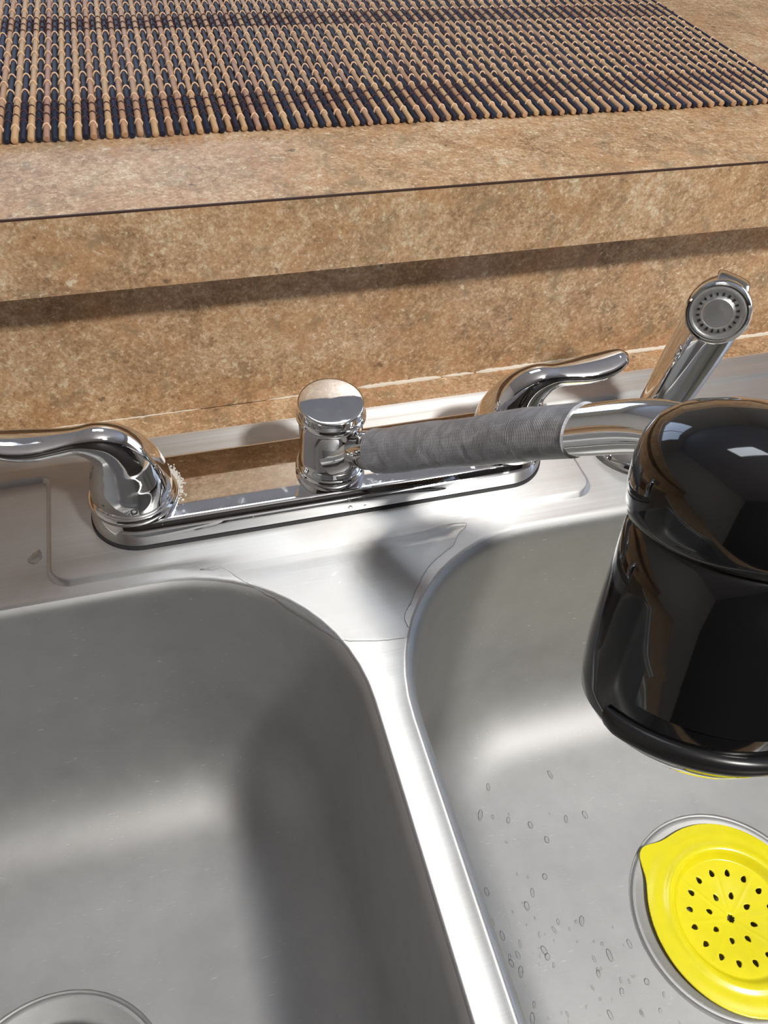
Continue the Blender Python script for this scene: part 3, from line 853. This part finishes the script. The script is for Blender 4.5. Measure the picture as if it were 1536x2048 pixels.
md = ls.modifiers.new('thickness', 'SOLIDIFY'); md.thickness = 0.0013; md.offset = -1
tag(ls, 'yellow silicone lemon-shaped strainer with seed-shaped holes over the right drain', 'sink strainer')

# ------------------------------------------------------------------ water: puddle, drops
WP = [(-0.0756, -0.0391), (-0.0698, -0.0405), (-0.0642, -0.0410), (-0.0700, -0.0372), (-0.057, -0.0500), (-0.0513, -0.0560), (-0.0468, -0.0610), (-0.0415, -0.0665), (-0.0374, -0.0720), (-0.0303, -0.0800), (-0.0215, -0.0920), (-0.0166, -0.0965), (-0.0028, -0.1001), (0.0040, -0.1012), (0.0111, -0.1018), (0.0148, -0.1016), (0.0160, -0.0979), (0.0155, -0.0911), (0.0190, -0.0853), (0.0215, -0.0829), (0.0240, -0.0786), (0.0275, -0.0740), (0.0360, -0.0640), (0.047, -0.0565), (0.053, -0.0530), (0.0593, -0.0454), (0.0647, -0.0415), (0.0620, -0.0385), (0.03, -0.0378), (-0.02, -0.0376), (-0.05, -0.0376)]
del WP[3]
def puddle(P, name, h, label, cat, z=0.0, wob=0.0006):
    pts = catmull([(x, y, 0) for x, y in P + [P[0]]], 7)[:-1]
    pts = [p + Vector((random.uniform(-1, 1), random.uniform(-1, 1), 0)) * wob * 0.4 for p in pts]
    P2 = [(p.x, p.y) for p in pts]
    area_ = sum(a[0] * b[1] - b[0] * a[1] for a, b in zip(P2, P2[1:] + P2[:1]))
    if area_ < 0: P2 = P2[::-1]
    bm = bmesh.new()
    rs = [[(x, y, z + zz) for x, y in offset(P2, d)] for d, zz in ((0, 0.00004), (0.00008, h * 0.55), (0.0003, h * 0.95), (0.0007, h), (0.0012, h * 0.9))]
    vv = rings(bm, rs)
    edges_ = []
    for i in range(len(vv[-1])):
        a, b = vv[-1][i], vv[-1][(i + 1) % len(vv[-1])]; edges_.append(bm.edges.get((a, b)))
    bmesh.ops.triangle_fill(bm, edges=edges_, use_beauty=True)
    bm.faces.new(vv[0][::-1])
    o = link(name, bm, M_WATER, None, ang=80); tag(o, label, cat)
    return o
puddle(WP, 'water_puddle', 0.0009, 'thin clear water film with ragged edges on the steel between faucet and bowls', 'water')
puddle([(-0.1510, -0.0075), (-0.1500, -0.0120), (-0.1510, -0.0150), (-0.1540, -0.0165), (-0.1570, -0.0140), (-0.1545, -0.0100)], 'water_puddle', 0.0006, 'single water drop on the sink deck, left of the faucet base plate', 'water')
def dome(bm, p, nrm, r, h, el=1.0, ang=0.0):
    q = Vector((0, 0, 1)).rotation_difference(nrm).to_matrix().to_4x4()
    M = Matrix.Translation(p) @ q @ Matrix.Rotation(ang, 4, 'Z') @ Matrix.Diagonal((1, el, 1, 1))
    lathe(bm, [(r, -0.00003), (r * 0.96, h * 0.4), (r * 0.8, h * 0.75), (r * 0.45, h * 0.96), (0, h)], M=M, n=12)
bm = bmesh.new()
nd = 0
while nd < 330:
    if random.random() < 0.7:
        yy = -0.11 - 0.22 * random.random() ** 0.7; xx = RX0 + abs(random.gauss(0, 1)) * 0.040 + 0.008
    else:
        xx = random.uniform(0.02, 0.13); yy = random.uniform(-0.33, -0.20)
    if math.hypot(xx - 0.187, yy + 0.2215) < 0.063: continue
    hit = trees[1].ray_cast(Vector((xx, yy, 0.01)), Vector((0, 0, -1)))
    if hit[0] is None: continue
    nrm = hit[1] if hit[1].z > 0 else -hit[1]
    r = random.choice((0.0004, 0.0005, 0.0007, 0.0009, 0.0012, 0.0015))
    dome(bm, hit[0], nrm, r, r * 0.45, random.uniform(1.0, 2.6), random.uniform(-0.5, 0.3))
    nd += 1
o = link('water_drops', bm, M_WATER, None, ang=80); tag(o, 'clear water drops scattered over the wall and floor of the right bowl', 'water drops', kind='stuff')
bm = bmesh.new()
for x, z_, r, el in ((0.0055, 0.0135, 0.0010, 1.9), (0.0058, 0.0080, 0.0012, 1.2), (0.0135, 0.0130, 0.0008, 1.1), (0.0138, 0.0078, 0.0008, 1.0), (-0.045, 0.0120, 0.0006, 1.0)):
    t_ = (z_ - 0.006) / 0.010
    dome(bm, Vector((x, -0.0218 + 0.0012 * t_ + 0.0002, z_)), Vector((0, -1, 0.12)).normalized(), r, r * 0.5, el, 0)
o = link('water_drops', bm, M_WATER, None, ang=80); tag(o, 'few clear water drops on the front face of the faucet base plate', 'water drops', kind='stuff')
# limescale crust around the left handle collar
bm = bmesh.new()
def crust(fn, n, r0, r1):
    for _ in range(n):
        p, nrm = fn(); q = Vector((0, 0, 1)).rotation_difference(nrm).to_matrix().to_4x4()
        r = random.uniform(r0, r1)
        M = Matrix.Translation(p) @ q @ Matrix.Rotation(random.uniform(0, 6), 4, 'Z') @ Matrix.Diagonal((1, random.uniform(0.4, 1.4), 1, 1))
        lathe(bm, [(r, -0.0001), (r * 0.8, r * 0.35), (0, r * 0.4)], M=M, n=6)
def c1():
    a = math.radians(random.gauss(20, 22)); rr = 0.0225 + abs(random.gauss(0, 0.0016))
    x, y = -0.1016 + rr * math.cos(a), 0.002 + rr * math.sin(a); return Vector((x, y, ET + 0.0004 + 0.1 * (y - 0.003))), Vector((0, 0, 1))
def c2():
    a = math.radians(random.gauss(185, 9)); rr = 0.0205
    return Vector((-0.1000 + rr * math.cos(a) - 0.0010, 0.003 + rr * math.sin(a), ET - 0.0004)), Vector((-0.5, 0, 1)).normalized()
crust(c1, 260, 0.0002, 0.0007); crust(c2, 90, 0.0002, 0.0006)
def c3():
    a = math.radians(random.gauss(175, 20)); return Vector((0.0183 * math.cos(a), 0.0183 * math.sin(a), 0.0203 + random.uniform(0, 0.003))), Vector((math.cos(a), math.sin(a), 0.3)).normalized()
crust(c3, 60, 0.0002, 0.0005)
o = link('limescale', bm, M_SCALE, fa, smooth=False); o['kind'] = 'stuff'; o['label'] = 'white limescale crust beside the left handle'
